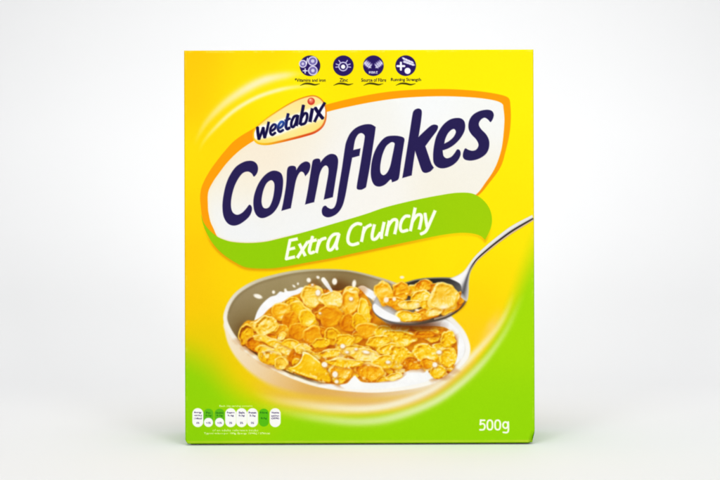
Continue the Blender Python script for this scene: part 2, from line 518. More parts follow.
i1 = icon(310, '*Vitamins and Iron', 31)
for (x, y, r) in ((302.9, 63.6, 3.4), (312.7, 60.9, 4.3), (312.9, 70.4, 4.3)):
    blob(x, y, r, r, 0, (120, 108, 176), i1)
    ring(x, y, r, 1.1, (226, 222, 244), i1)
    blob(x, y, r * .4, r * .4, 0, (214, 210, 238), i1)
stroke([[(307.6, 58.2), (306.4, 63.5)], [(303.2, 70.6), (307.2, 70.6)], [(305.2, 68.6), (305.2, 72.6)]], 1.1, (240, 238, 250), i1)
i2 = icon(343.4, 'Zinc', 8.4)
ring(343.2, 66.4, 4.2, 1.2, LAV, i2)
for a in (-160, -125, -90, -55, -20, 5, 175):
    c, s_ = math.cos(math.radians(a)), math.sin(math.radians(a))
    if a == -90:
        continue
    stroke([[(343.2 + 4.6 * c, 66.4 + 4.6 * s_), (343.2 + 7.4 * c, 66.4 + 7.4 * s_)]], 1.0, LAV, i2)
blob(343.2, 66.6, 2.1, 2.1, 0, (255, 255, 255), i2)
i3 = icon(373.5, 'Source of Fibre', 25)
for k in (-1, 1):
    for q in range(4):
        blob(373.4 + k * (3.2 + 1.55 * q), 65.6 - 1.05 * q + (0.4 if q == 0 else 0), 1.0, 2.7, k * -38 if k > 0 else 38, LAV, i3, 1.0)
    stroke([[(373.4 + k * 2.4, 67.6), (373.4 + k * 6, 66.2), (373.4 + k * 8.6, 62.6)]], 0.7, (235, 232, 248), i3)
text('FIBRE', 373.4, 72.4, 8.6, 2.3, (245, 244, 252), i3)
i4 = icon(405.8, 'Running Strength', 30)
stroke([[(397.6, 66.0), (404.4, 66.0)], [(401, 62.6), (401, 69.6)]], 2.1, (250, 250, 255), i4)
blob(407.7, 70.8, 3.1, 3.1, 0, (252, 252, 255), i4)
for q in range(4):
    blob(404.0 + 2.7 * q, 58.6 + 1.2 * q, 1.0, 2.0, -55, (238, 236, 250), i4)
    blob(405.0 + 2.7 * q, 62.0 + 0.9 * q, 1.0, 1.9, 60 + 40, (232, 230, 248), i4)
stroke([[(404, 60.5), (408, 61.8), (413, 65)]], 0.6, (240, 240, 252), i4)

# ------------------------------------------------------------------ bowl picture
BOWL = reg('bowl_picture', None, 'printed picture of a cream bowl of flakes in milk')
wall = smooth([(223.6, 322), (224.5, 332), (228, 345), (236, 359), (250, 374), (272, 388), (300, 396.5), (340, 401), (380, 400.5), (415, 395), (445, 382),
               (465, 365), (469, 350), (440, 330), (345, 300), (240, 300)])
w = bb(wall, 6)
X, Y = PX[w], PY[w]
sd = poly_sd(X, Y, wall)
wc = idw(X, Y, [(226, 330, (248, 238, 214)), (232, 345, (245, 228, 198)), (245, 358, (243, 220, 184)), (262, 370, (240, 210, 164)), (285, 381, (234, 192, 126)), (310, 389, (222, 170, 80)),
                (330, 396, (228, 178, 90)), (360, 397, (226, 180, 116)), (395, 396, (232, 200, 150)), (430, 386, (240, 222, 190)), (455, 372, (246, 236, 214))], 2.5)
soft = np.interp(X + 0 * Y, [224, 240, 280, 340, 460], [1.4, 3.0, 6.5, 7.0, 4.0])
put(w, wc, 1 - sstep(-soft, soft * 0.35, sd), BOWL, 0.55)

rim_o = smooth([(223.4, 320), (225.3, 308), (230.5, 298), (238, 290), (250, 282.5), (265, 276.7), (292, 270.6), (319, 268.7), (350, 270.2), (379, 277.0), (398, 283.5), (420, 294), (440, 306),
                (454.8, 319.5), (464.5, 331), (469.4, 342.8), (470, 352), (466, 361), (455, 371.5), (440, 380.5), (420, 387.3), (395, 391.2), (371, 392.6), (345, 391.0), (320, 387.4),
                (300, 381.5), (280, 373.2), (257, 360.2), (241, 347.4), (230, 335)])
w = bb(rim_o, 6)
X, Y = PX[w], PY[w]
sdo = poly_sd(X, Y, rim_o)
tx = np.arctan2(Y - 330, X - 347)                     # 0 right, pi/2 down
rimw = np.interp(tx, [-np.pi, -2.6, -2.0, -1.57, -1.0, -.4, 0, .5, 1.2, 1.57, 2.2, 2.8, np.pi],
                 [4.2, 3.2, 2.0, 1.6, 2.2, 4.0, 5.5, 5.0, 4.2, 3.4, 3.2, 4.0, 4.2])
rimc = idw(X, Y, [(226, 318, (246, 240, 226)), (238, 292, (226, 218, 196)), (265, 278, (206, 196, 164)), (320, 270, (196, 186, 150)), (370, 275, (198, 188, 160)), (400, 286, (214, 202, 180)),
                  (450, 318, (240, 236, 230)), (468, 345, (252, 250, 247)), (450, 374, (250, 248, 240)), (400, 390, (252, 248, 240)), (345, 390, (252, 246, 236)), (300, 381, (250, 244, 226)),
                  (257, 360, (252, 250, 236)), (232, 338, (248, 244, 232))], 3)
edge_a = cover(sdo, np.interp(tx, [-.5, 0, .6, 1.0], [1.0, 1.3, 1.6, 1.0]))
put(w, rimc, edge_a, BOWL)
inn = idw(X, Y, [(228, 322, (166, 150, 116)), (240, 302, (170, 154, 120)), (262, 288, (170, 154, 116)), (300, 276, (172, 156, 116)), (345, 275, (150, 130, 88)), (380, 284, (178, 160, 124)),
                 (248, 312, (136, 114, 66)), (240, 326, (112, 88, 40)), (244, 336, (92, 66, 24)), (275, 297, (142, 124, 76)), (320, 283, (146, 124, 76)), (352, 284, (120, 92, 46)), (430, 310, (225, 220, 212)),
                 (455, 335, (224, 220, 214)), (462, 352, (232, 230, 224)), (440, 375, (250, 248, 246)), (380, 386, (250, 249, 248))], 2.6)
ina = cover(sdo + rimw, 1.2)
put(w, inn, ina, BOWL)
ina_full = np.zeros((NY, NX), np.float32)
ina_full[w] = ina
put(w, col((188, 180, 166)), 0.55 * np.exp(-((sdo + rimw + 1.2) / 1.3)**2) * (np.abs(tx - 0.1) < 0.75))
put(w, col((120, 100, 62)), 0.35 * np.exp(-((sdo + rimw + 1.0) / 1.4)**2) * (np.abs(tx + 1.9) < 1.1))

# dark gap behind the flakes
for (x, y, r, a) in ((338, 286, 7, .75), (346, 288, 6, .6), (245, 330, 8, .5)):
    w2 = win(x - 16, y - 16, x + 16, y + 16)
    put(w2, col((96, 50, 12)), a * np.exp(-(((PX[w2] - x)**2 + (PY[w2] - y)**2) / r**2)))

MILK = reg('milk', BOWL, 'white splashing milk')


def milk_ink(w):
    X, Y = PX[w], PY[w]
    return mix(col((255, 255, 255)), col((240, 240, 242)), 0.5 * vnoise(X, Y, 7, 3) + 0.25 * vnoise(X, Y, 3, 4))


fill_poly([(252, 330), (255, 318), (258, 310), (263, 303), (270, 297), (276, 295), (280, 291.5), (284, 292), (286, 289, 1), (288, 291), (295, 290), (300, 287.5), (304, 287), (312, 286), (316, 300), (300, 312),
           (270, 318), (258, 330)], milk_ink, MILK)
MILK_FRONT = reg('milk', BOWL, 'white milk along the front of the bowl')
MILK_SPLASH = reg('milk_splash', BOWL)
fill_poly([(318, 386), (330, 382), (340, 381), (347, 381.5), (351, 377, 1), (355, 374, 1), (358, 377), (362, 381), (380, 380), (400, 374), (404, 371), (412, 369.5), (420, 371), (426, 368, 1), (430, 372),
           (440, 376), (452, 366), (458, 350), (452, 335), (440, 326), (446, 320), (458, 330), (464.5, 345), (462, 358), (450, 370), (432, 379.5), (412, 385), (390, 388.2), (365, 389.6), (340, 388.4)],
          milk_ink, MILK_FRONT)
fill_poly([(354, 293), (358, 287), (363, 285.5), (368, 288), (376, 293), (380, 298), (376, 303), (370, 298), (364, 296), (360, 301)], milk_ink, MILK_SPLASH)

# ---- cornflakes
MILK_ALL = (MILK, MILK_FRONT, MILK_SPLASH)
RAMP_T = [0.0, 0.2, 0.42, 0.6, 0.78, 0.92, 1.1]
CRISP = [(150, 70, 2), (206, 116, 2), (238, 168, 8), (252, 196, 18), (255, 214, 56), (255, 232, 120), (255, 247, 196)]
AMBER = [(150, 60, 0), (200, 96, 0), (224, 126, 0), (238, 152, 6), (250, 182, 20), (254, 208, 70), (255, 238, 160)]
GOLD = [(166, 90, 4), (214, 130, 6), (240, 172, 8), (250, 194, 12), (254, 212, 50), (255, 232, 120), (255, 247, 196)]
PALE = [(180, 106, 4), (224, 152, 14), (246, 192, 40), (254, 212, 74), (255, 226, 112), (255, 238, 160), (255, 249, 212)]
RAMPS = {'crisp': CRISP, 'amber': AMBER, 'gold': GOLD, 'pale': PALE}


def ramp(kind, t):
    r = np.array(RAMPS[kind], np.float32) / 255
    return np.stack([np.interp(t, RAMP_T, r[:, k]) for k in range(3)], -1)


clip_heap = None
nseed = [100]


def flake(cx, cy, rx, ry, ang=0, kind='crisp', tone=0.0, parent=None, rim=1.0, bump=1.0, dish=0.5, knob=0.0, shade=0.36, lip=0.0, named=True, aa=0.9):
    nseed[0] += 1
    sdn = nseed[0]
    r = np.random.default_rng(sdn)
    m = max(rx, ry) * 1.35 + 5
    w = win(cx - m, cy - m, cx + m, cy + m)
    X, Y = PX[w], PY[w]
    c, s = math.cos(math.radians(ang)), math.sin(math.radians(ang))
    u = ((X - cx) * c + (Y - cy) * s) / rx
    v = (-(X - cx) * s + (Y - cy) * c) / ry
    th = np.arctan2(v, u)
    Rr = np.ones_like(th)
    for k, amp in ((2, .09), (3, .10), (4, .06), (5, .06), (7, .04), (11, .025)):
        Rr += amp * r.uniform(-1, 1) * np.cos(k * th + r.uniform(0, 6.28))
    rho = np.sqrt(u * u + v * v) / Rr
    q = math.sqrt(rx * ry)
    sd = (rho - 1) * (0.5 * q + 0.5 * min(rx, ry))
    # soft contact shade that falls on what lies beneath in the picture
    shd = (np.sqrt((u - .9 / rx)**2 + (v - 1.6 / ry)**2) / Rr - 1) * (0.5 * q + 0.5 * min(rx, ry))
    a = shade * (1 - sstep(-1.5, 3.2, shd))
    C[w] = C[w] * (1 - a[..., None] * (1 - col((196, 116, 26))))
    rimpos = 0.84 + 0.07 * np.cos(2 * th + r.uniform(0, 6.28))
    ridge = lambda sc, k: 1 - np.abs(2 * vnoise(X, Y, sc, sdn + k) - 1)
    h = rim * 0.12 * np.exp(-((rho - rimpos) / 0.15)**2)
    h += dish * 0.26 * np.clip(rho, 0, 1)**2
    h += bump * (0.22 * ridge(5.5, 0) + 0.12 * ridge(3.0, 1) + 0.30 * vnoise(X, Y, 8.0, sdn + 2)) * (6.0 / max(q, 6.0))
    h += knob * 0.28 * np.exp(-(((u + .12)**2 + (v + .15)**2) / 0.05)) - knob * 0.12 * np.exp(-((rho - 0.55) / 0.16)**2)
    fold = r.uniform(0, 6.28)
    h += 0.07 * np.sin(3.0 * (u * math.cos(fold) + v * math.sin(fold)) + r.uniform(0, 6)) * bump
    h = h * q
    gy, gx = np.gradient(h, 0.398)
    nz = 1.0 / np.sqrt(1 + gx * gx + gy * gy)
    lam = (0.30 * gx + 0.50 * gy + 0.78) * nz           # light from the upper left of the picture
    spec = np.clip((0.30 * gx + 0.50 * gy + 0.78) * nz, 0, 1)**18
    t = 0.13 + 0.80 * lam + 0.17 * spec + tone
    t += 0.12 * (vnoise(X, Y, 1.7, sdn + 5) - .5) * bump + 0.22 * (vnoise(X, Y, 6, sdn + 6) - .5)
    t -= 0.13 * np.clip(v, -1, 1) * (1.0 if kind in ('amber', 'gold') else 0.5)
    colr = ramp(kind, t)
    up_l = 0.5 + 0.5 * np.cos(th + 1.9 + 0.8 * math.sin(sdn))
    edge_l = np.exp(-((rho - 0.93) / 0.10)**2) * up_l**2 * rim
    colr = mix(colr, col((255, 232, 140)), np.clip(0.42 * edge_l * (0.30 + 1.1 * vnoise(X, Y, 3.4, sdn + 8)), 0, 1))
    if lip:
        colr = mix(colr, col((255, 244, 190)), np.clip(lip * np.exp(-((v + 0.72) / 0.2)**2), 0, 1))
    al = cover(sd, aa)
    if clip_heap is not None:
        al = al * clip_heap[w]
    ident = reg('flake', parent) if named else parent
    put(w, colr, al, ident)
    return ident


heap = smooth([(239, 338), (241, 327), (247, 320.5), (254, 320.5), (262, 316), (270, 308), (282, 302), (292, 296), (300, 293), (306, 286), (313, 284), (322, 288.5), (335, 290.5), (342, 290), (348, 286), (358, 288), (368, 298), (380, 318),
               (395, 326), (435, 326), (448, 329), (456, 340), (457, 360), (450, 372), (438, 379), (428, 374), (420, 368), (405, 372), (400, 378), (388, 380.5), (372, 382.5), (359, 381), (354, 376), (349, 383),
               (338, 384), (322, 382.5), (300, 375.5), (282, 368.5), (262, 357), (249, 346)])
w = bb(heap, 4)
sdh = poly_sd(PX[w], PY[w], heap)
hm = np.zeros((NY, NX), np.float32)
hm[w] = cover(sdh, 1.0)
base = mix(col((222, 130, 4)), col((244, 172, 20)), vnoise(PX[w], PY[w], 6, 11))
base = mix(base, col((176, 84, 0)), 0.4 * vnoise(PX[w], PY[w], 4, 12)**2)
put(w, base, cover(sdh, 1.0), BOWL)
# small pieces filling the heap
inside = np.argwhere(hm > 0.9)
rr = np.random.default_rng(21)
clip_heap = np.clip(hm, 0, 1)
pts = []
for _ in range(150):
    i, j = inside[rr.integers(len(inside))]
    pts.append((PY[i, j], PX[i, j]))
pts.sort()
for (y, x) in pts:
    low = sstep(330, 352, y)
    kind = rr.choice(['crisp', 'gold', 'pale', 'amber'], p=([.4, .25, .3, .05] if low > .5 else [.2, .25, .05, .5]))
    q = rr.uniform(3.5, 6.5)
    flake(x, y, q * rr.uniform(1.0, 1.5), q * rr.uniform(.5, .9), rr.uniform(-40, 40), kind, rr.uniform(-.14, .08), BOWL, rim=.9, bump=1.0, shade=.42, named=False)
clip_heap = None

F = lambda *a, **k: flake(*a, parent=BOWL, **k)
# upper heap, back to front
F(351, 291, 8, 5, -8, 'pale', -.05)
F(292, 302, 8.5, 5, -12, 'gold', -.14)
F(311.5, 295.6, 10.5, 11.5, -15, 'pale', .02, rim=1.3, dish=.7)
F(350, 302, 9.2, 13, 5, 'amber', .10, rim=.8, bump=.45, dish=.3)
F(364, 312, 6.5, 13.5, -8, 'gold', .0, bump=.5)
F(331.5, 299.5, 11.5, 9, 5, 'pale', .0, rim=1.2, dish=.7, lip=.3)
F(300, 311, 13, 8.5, 32, 'gold', -.02, bump=.7, lip=.3)
F(281, 311, 10, 8.8, -10, 'amber', .10, rim=.6, bump=.5)
F(291, 320, 9, 9, 20, 'amber', -.18, rim=.4, bump=.5)
F(307, 318, 9.5, 8, 20, 'gold', .0, bump=.6)
F(330, 316, 11, 12, 0, 'amber', -.12, rim=.5, bump=.45, dish=.2)
F(349, 323, 10, 8.5, -5, 'amber', -.20, rim=.6, bump=.5)
F(359, 321, 8, 8, 15, 'gold', -.12, bump=.5)
F(298, 331, 10, 8.5, 12, 'amber', -.12, rim=.6, bump=.6)
F(282, 331, 8, 6.5, 30, 'amber', .02, rim=.6, bump=.6)
F(367, 330, 10.5, 8.5, 0, 'amber', .0, rim=.6, bump=.4, dish=.2)
F(332, 336, 8.5, 9, 0, 'crisp', -.22, bump=.7)
F(312.5, 335, 10.5, 9.2, 0, 'amber', -.06, rim=.9, bump=.4, dish=.3)
F(345, 340, 10, 6.5, 5, 'crisp', -.12)
F(318, 347, 10, 5, 0, 'amber', -.24, bump=.6)
# left side
F(246, 334.5, 7.5, 11.5, 14, 'crisp', -.24, rim=1.6, dish=1.2)
F(254, 344, 9, 7, 30, 'amber', -.20)
F(265.8, 325.6, 12.8, 9.6, -3, 'pale', .02, rim=1.5, dish=.8, knob=1.0)
F(262, 338, 9, 3.6, 10, 'pale', -.05, rim=.6)
F(274, 343, 14, 4.6, 20, 'crisp', .02, lip=.6)
F(282, 336, 5, 3.5, -50, 'pale', .05)
F(266, 351, 11, 5.6, 18, 'crisp', -.05, lip=.6)
F(285, 350, 12, 4.0, 24, 'pale', .0, lip=.4)
F(271, 357, 13, 8, 16, 'gold', -.12, lip=.7, bump=.9)
F(296, 358, 8.5, 7.5, 20, 'amber', -.24, rim=.3, bump=.6)
F(281, 363, 7, 6.5, 0, 'pale', -.12, rim=1.2)
F(292, 344, 10, 5, 18, 'crisp', -.08)
F(303, 349, 9, 5.5, 10, 'pale', -.05)
F(321, 343, 9, 5.5, -10, 'gold', -.14, bump=.8)
F(311, 355, 10, 4.5, 15, 'crisp', -.02, lip=.4)
# middle and right
F(384, 331.5, 10, 6, 0, 'gold', .0, bump=1.1)
F(400, 337.5, 17, 8, 4, 'crisp', .06, bump=1.2)
F(425, 334, 13, 4, 0, 'amber', -.22)
F(448, 339, 7.5, 9, -15, 'gold', -.06, bump=1.1)
F(378, 341, 12, 6, -10, 'crisp', .02)
F(352, 350, 13, 5.5, -4, 'pale', .0, bump=1.2)
F(366, 355, 16, 6.5, 4, 'pale', .10, bump=.8)
F(390, 349, 13, 6, -5, 'crisp', .05, bump=1.3)
F(330, 353, 11, 4.4, -8, 'crisp', .0, lip=.5)
F(399, 357, 15, 11, -8, 'crisp', .03, bump=1.3)
F(412, 363, 11, 6.5, 8, 'amber', -.16)
F(426, 353, 14, 9, 12, 'crisp', .06, bump=1.2)
F(448, 357, 9.2, 9.8, 0, 'crisp', .02, bump=1.1)
F(428, 363, 9, 5, 10, 'amber', -.05)
F(437.5, 371.5, 8, 7, -25, 'gold', -.04, bump=1.0)
F(394, 376.5, 9, 3.6, -16, 'pale', .0)
F(383, 362, 12, 7, -5, 'crisp', -.0, bump=1.2)
F(369, 371, 14, 9.5, 8, 'amber', .0, bump=.9, lip=.5)
F(340, 372, 12, 8.5, 10, 'amber', .10, bump=.7, lip=.5)
F(345, 362.5, 19, 4.6, 3, 'gold', -.02, lip=.7)
F(339, 380, 6, 3.4, 0, 'crisp', -.05)
F(300, 364, 9, 5, 20, 'gold', -.05, lip=.4)
# the large flat flake at the front of the bowl
ident = reg('flake', BOWL)
p = smooth(zc(265, 340, 8, [(304, 92), (350, 104), (392, 132), (440, 172), (476, 214), (512, 264), (530, 318), (512, 340), (430, 322), (330, 292), (250, 262), (186, 226), (236, 206), (276, 172), (296, 130)]))
w = bb(p, 5)
X, Y = PX[w], PY[w]
sd = poly_sd(X, Y, p)
C[w] = C[w] * (1 - (0.5 * (1 - sstep(-1, 3, sd)))[..., None] * (1 - col((150, 78, 20))))
rdg = lambda sc, k: 1 - np.abs(2 * vnoise(X, Y, sc, k) - 1)
hh = 2.2 * rdg(9, 31) + 0.9 * rdg(4.5, 32) + 0.4 * rdg(2.6, 33) + 1.2 * np.exp(-((sd + 1.2) / 1.3)**2) + 0.10 * (X - 300) * ((X - 300) > 0)
hy, hx = np.gradient(hh, 0.398)
t = 0.62 + 0.30 * (0.5 * hx + 0.7 * hy) + 0.16 * (vnoise(X, Y, 6, 34) - .5) - 0.009 * (Y - 368)
t += 0.28 * np.exp(-((sd + 1.0) / 1.0)**2) * (X < 320) - 0.22 * np.exp(-((sd + .4) / 1.2)**2) * (X > 320)
put(w, ramp('gold', t), cover(sd), ident)

# milk standing in front of the flakes along the rim
for ring_ in ([(352, 390.5), (340, 385.5), (347, 383), (351, 378.5, 1), (355, 375, 1), (358, 378.5), (363, 382.5), (380, 382.5), (396, 381), (402, 378), (408, 373.5), (416, 372.5), (424, 372.5), (427, 369.5, 1),
               (430, 374), (434, 378), (441, 379), (450, 373), (444, 380), (425, 386.5), (395, 390.4), (370, 391.2)],
              [(459, 338), (462, 345), (462.5, 353), (459, 361), (452, 370), (456, 360), (458, 350)]):
    p = smooth(ring_)
    w = bb(p, 3)
    put(w, milk_ink(w), cover(poly_sd(PX[w], PY[w], p), 1.2) * ina_full[w], MILK_FRONT)
# glints and milk beads
w = win(236, 284, 460, 384)
nz = vnoise(PX[w], PY[w], 2.2, 51) * vnoise(PX[w], PY[w], 5.5, 52)
sub_is = ~np.isin(ID[w], MILK_ALL) & (hm[w] > .5)
put(w, col((255, 246, 200)), 0.7 * sstep(.42, .75, nz) * sub_is * (0.15 + 0.85 * sstep(335, 350, PY[w])))

drops = [(258, 296.2, 4.4, 2.1, 18), (273.6, 292, 1.5, 1.7, 0), (285.4, 290, 1.2, 1.6, 0), (294, 286, 1.7, 1.0, 40), (298, 283.6, 1.0, 1.2, 0), (308.8, 280, 2.1, 2.3, -20), (318, 277.2, 1.7, 1.4, 30),
         (334.6, 281.4, 2.5, 3.3, 0), (354.1, 283.6, 2.0, 3.7, 8), (351, 298.7, 2.0, 1.9, 0), (312.4, 284.6, 1.3, 1.0, 0), (318, 292.5, 2.4, 3.0, 0), (324.5, 364.4, 2.9, 2.6, 20), (335, 374.2, 2.7, 3.1, 0),
         (342.6, 346, 2.4, 2.2, 0), (434.8, 364.6, 2.5, 2.5, 0), (439, 352, 2.6, 2.0, 0), (347, 352, 1.8, 1.4, 0), (356, 349, 1.6, 1.2, 0), (336.5, 381.5, 2.0, 1.8, 0), (366, 352, 3.5, 1.6, 10), (388, 362, 2.4, 1.6, 0),
         (320, 313, 1.2, 1.0, 0), (375, 300, 2.0, 1.4, 30)]
for (x, y, a, b, an) in drops:
    did = reg('milk_drop', BOWL)
    blob(x + .5, y + .8, a + .5, b + .5, an, (214, 150, 60), None, 2.6) if y > 284 and x > 300 else None
    blob(x, y, a, b, an, (252, 246, 232), did, 1.1)
did = reg('milk_drop', BOWL)
p = np.array([(323.4, 279.4), (326, 283), (329, 287.4), (331.5, 290.6)])
w = bb(p, 5)
d, s, _ = line_param(PX[w], PY[w], p)
put(w, mix(col((255, 250, 240)), col((226, 226, 226)), s), cover(d - np.interp(s, [0, .3, 1], [2.2, 2.3, 1.3])), did)

# ------------------------------------------------------------------ spoon picture
SPOON = reg('spoon_picture', None, 'printed picture of a steel spoon heaped with flakes')
# shade of the spoon on the heap
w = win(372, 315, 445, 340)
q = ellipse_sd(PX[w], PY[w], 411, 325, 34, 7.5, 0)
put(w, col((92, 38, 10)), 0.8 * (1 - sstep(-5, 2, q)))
bowl_s = smooth([(372.2, 306), (374, 300.5), (380, 292), (392, 286.5), (405.5, 282.3), (416, 279.3), (428.5, 277.7), (447.5, 277.4), (460, 279), (467, 284.5), (468.4, 290), (467, 300), (461, 308.3),
                 (449, 316.8), (435, 321.2), (415, 324.6), (400, 324.2), (388, 321.8), (378.5, 317.2), (373.5, 311.5)])
w = bb(bowl_s, 4)
X, Y = PX[w], PY[w]
sd = poly_sd(X, Y, bowl_s)
sc = idw(X, Y, [(374, 307, (232, 232, 234)), (378, 314, (214, 214, 218)), (390, 319, (244, 244, 246)), (405, 320, (230, 228, 226)), (425, 281, (22, 20, 20)), (410, 284, (26, 24, 24)), (445, 281, (14, 12, 12)),
                (458, 283, (24, 24, 26)), (395, 290, (60, 54, 40)), (440, 318, (64, 56, 44)), (455, 311, (120, 112, 100)), (464, 302, (150, 148, 146)), (466, 291, (170, 170, 172)), (420, 321, (110, 96, 78)), (420, 300, (60, 40, 10))], 3)
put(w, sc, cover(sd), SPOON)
lowr = sstep(296, 312, Y)
put(w, col((70, 60, 54)), 0.85 * np.exp(-((sd + 0.6) / 0.9)**2) * lowr)
put(w, col((246, 246, 246)), 0.7 * np.exp(-((sd + 2.6) / 0.9)**2) * lowr * (np.abs(X - 452) < 18))
put(w, col((176, 172, 160)), 0.75 * np.exp(-((sd + 0.5) / 0.6)**2) * (1 - lowr) * sstep(396, 410, X))

S = lambda *a, **k: flake(*a, parent=SPOON, **k)
S(436, 288.5, 8, 6, 0, 'amber', -.06)
S(412, 291, 8, 6, 0, 'gold', -.04)
S(456, 304, 7, 5.5, -50, 'amber', -.1)
S(449, 309, 9, 4.5, -28, 'crisp', -.05)
S(401, 291, 9.5, 9.5, 10, 'amber', .04, bump=.8)
S(423.5, 285.2, 9, 5.8, -12, 'amber', .06, rim=1.4, dish=.9)
S(459.5, 298, 4.5, 6.5, 0, 'amber', -.1)
S(384, 293, 8.6, 13.2, -14, 'amber', .14, rim=.6, bump=.4, dish=.2)
S(396, 303, 10, 7, 20, 'amber', .05, bump=.7)
S(424, 314.5, 13, 6.4, -4, 'amber', -.1)
S(408, 316, 13, 5.6, 2, 'crisp', .02, bump=1.1)
S(421, 297, 11, 7, -10, 'crisp', .05, bump=1.1)
S(411, 304.5, 13.5, 4.8, -6, 'pale', .02, bump=.9)
S(428, 305, 9, 5, 15, 'crisp', .0)
S(434, 312, 8.5, 4.5, -14, 'pale', -.02)
S(443.5, 296.5, 15.8, 13, -8, 'pale', -.02, rim=1.2, bump=1.0, dish=.6)
w = win(430, 284, 456, 312)
put(w, col((244, 176, 16)), .55 * np.exp(-(((PX[w] - 441.5) / 7)**2 + ((PY[w] - 296) / 5)**2)))
put(w, col((255, 246, 222)), .9 * np.exp(-(((PX[w] - 443.5) / 4.5)**2 + ((PY[w] - 307.0) / 2.2)**2)) * cover(ellipse_sd(PX[w], PY[w], 443.5, 296.5, 15.5, 13, -8)))
for (x, y, a, b, an) in ((386.2, 299.6, 2.5, 2.7, 0), (394.2, 299, 1.9, 2.0, 0), (402, 277.2, 2.2, 1.4, 0), (417, 310, 2.0, 1.2, 10)):
    did = reg('milk_drop', SPOON)
    blob(x, y, a, b, an, (255, 240, 214), did, 1.1)
# milk clinging to the tip of the spoon
fill_poly([(372.6, 306), (375, 303.5), (380, 307), (386, 311), (392, 314), (398, 317), (400, 321.5), (389, 320.3), (379.5, 316.4), (374, 311.4)], milk_ink, reg('milk', SPOON))

HAND = reg('handle', SPOON, 'polished steel handle')
up = smooth([(449.5, 278.4), (458.5, 274.6), (464.5, 270), (468.5, 264.6), (475, 256.0), (486, 245.6), (499, 235.0), (512.5, 225.2), (532.4, 214.8)], False, 5)
lo = smooth([(460.5, 297), (466.8, 301), (468.6, 292), (468.9, 282), (470.2, 273), (474, 266), (479, 259.6), (492, 248.6), (503, 240.2), (514, 232.6), (533.6, 220.6)], False, 5)
inner_e = smooth([(460.5, 297), (461.5, 290), (459.5, 283.5), (449.5, 278.4)], False, 5)
hp = np.concatenate([up, lo[::-1], inner_e[1:-1]])
w = bb(hp, 3)
X, Y = PX[w], PY[w]
sd = poly_sd(X, Y, hp)
du = line_dist(X, Y, up)
dl = line_dist(X, Y, lo)
t = du / (du + dl + 1e-4)
prof_t = [0, .10, .40, .52, .60, .70, .78, .9, 1]
prof = np.array([(205, 200, 190), (242, 240, 234), (228, 226, 222), (150, 144, 138), (34, 30, 28), (44, 36, 34), (150, 128, 112), (236, 206, 160), (190, 150, 80)], np.float32) / 255
hc = np.stack([np.interp(t, prof_t, prof[:, k]) for k in range(3)], -1)
neck = sstep(262, 274, Y)                             # the neck flares into a bright facet
prof2 = np.array([(214, 208, 200), (250, 248, 244), (252, 250, 248), (238, 236, 234), (214, 212, 212), (120, 118, 120), (84, 82, 84), (170, 166, 164), (220, 216, 206)], np.float32) / 255
hc2 = np.stack([np.interp(t, prof_t, prof2[:, k]) for k in range(3)], -1)
put(w, mix(hc, hc2, neck), cover(sd), HAND)

def soften(w, n=2):
    for _ in range(n):
        a = C[w]
        b = a.copy()
        b[1:-1] = (a[:-2] + 2 * a[1:-1] + a[2:]) / 4
        c = b.copy()
        c[:, 1:-1] = (b[:, :-2] + 2 * b[:, 1:-1] + b[:, 2:]) / 4
        C[w] = c


soften(win(222, 266, 472, 402), 2)
# ------------------------------------------------------------------ nutrition strip
NUT = reg('nutrition_strip', None, 'row of small white and green nutrition lozenges')
text('Each 30g serving contains', 236, 406.2, 33, 2.3, (236, 250, 190), NUT, 0, .85)
text('of an adults reference intake', 235.5, 430.2, 46, 2.2, (230, 248, 180), NUT, 0, .85)
text('Typical values per 100g: Energy 1594kJ / 376kcal', 237, 433.5, 66, 2.3, (240, 252, 200), NUT, 0, .95)
pills = [(197.9, 'w', ('Energy', '483kJ', '114kcal', '6%')), (208.5, 'g', ('Fat', '0.3g', None, '<1%')), (219.6, 'g', ('Saturates', '0.1g', None, '<1%')), (230.7, 'w', ('Sugars', '2.4g', None, '3%')),
         (241.6, 'w', ('Salt', '0.3g', None, '5%')), (252.5, 'w', ('Protein', '2.3g', None, '5%')), (263.8, 'G', ('Fibre', None, '0.9g', None)), (275.2, 'w', ('Vitamins', 'and Iron', '(25%)', None))]
for cx, k, tx_ in pills:
    pid = reg('lozenge', NUT)
    tp = np.array([(cx, 413.6), (cx, 421.6)])
    w = bb(tp, 9)
    X, Y = PX[w], PY[w]
    sd = line_dist(X, Y, tp) - (5.5 if k == 'w' else 5.0)
    if k == 'w':
        put(w, col((252, 252, 250)), cover(sd), pid)
    else:
        put(w, col((96, 188, 24)) if k == 'g' else col((88, 190, 16)), cover(sd), pid)
        if k == 'g':
            put(w, col((252, 252, 250)), cover(np.maximum(np.hypot(X - cx, Y - 422.4) - 4.6, -99)), pid)
    ink = (60, 44, 96) if k == 'w' else (30, 104, 24)
    for s_, y in zip(tx_, (412.6, 415.7, 418.4, 422.9)):
        if s_:
            text(s_, cx, y, min(7.6, 1.5 * len(s_)), 1.9, (70, 60, 110) if y > 422 else ink, pid, 0, .95)

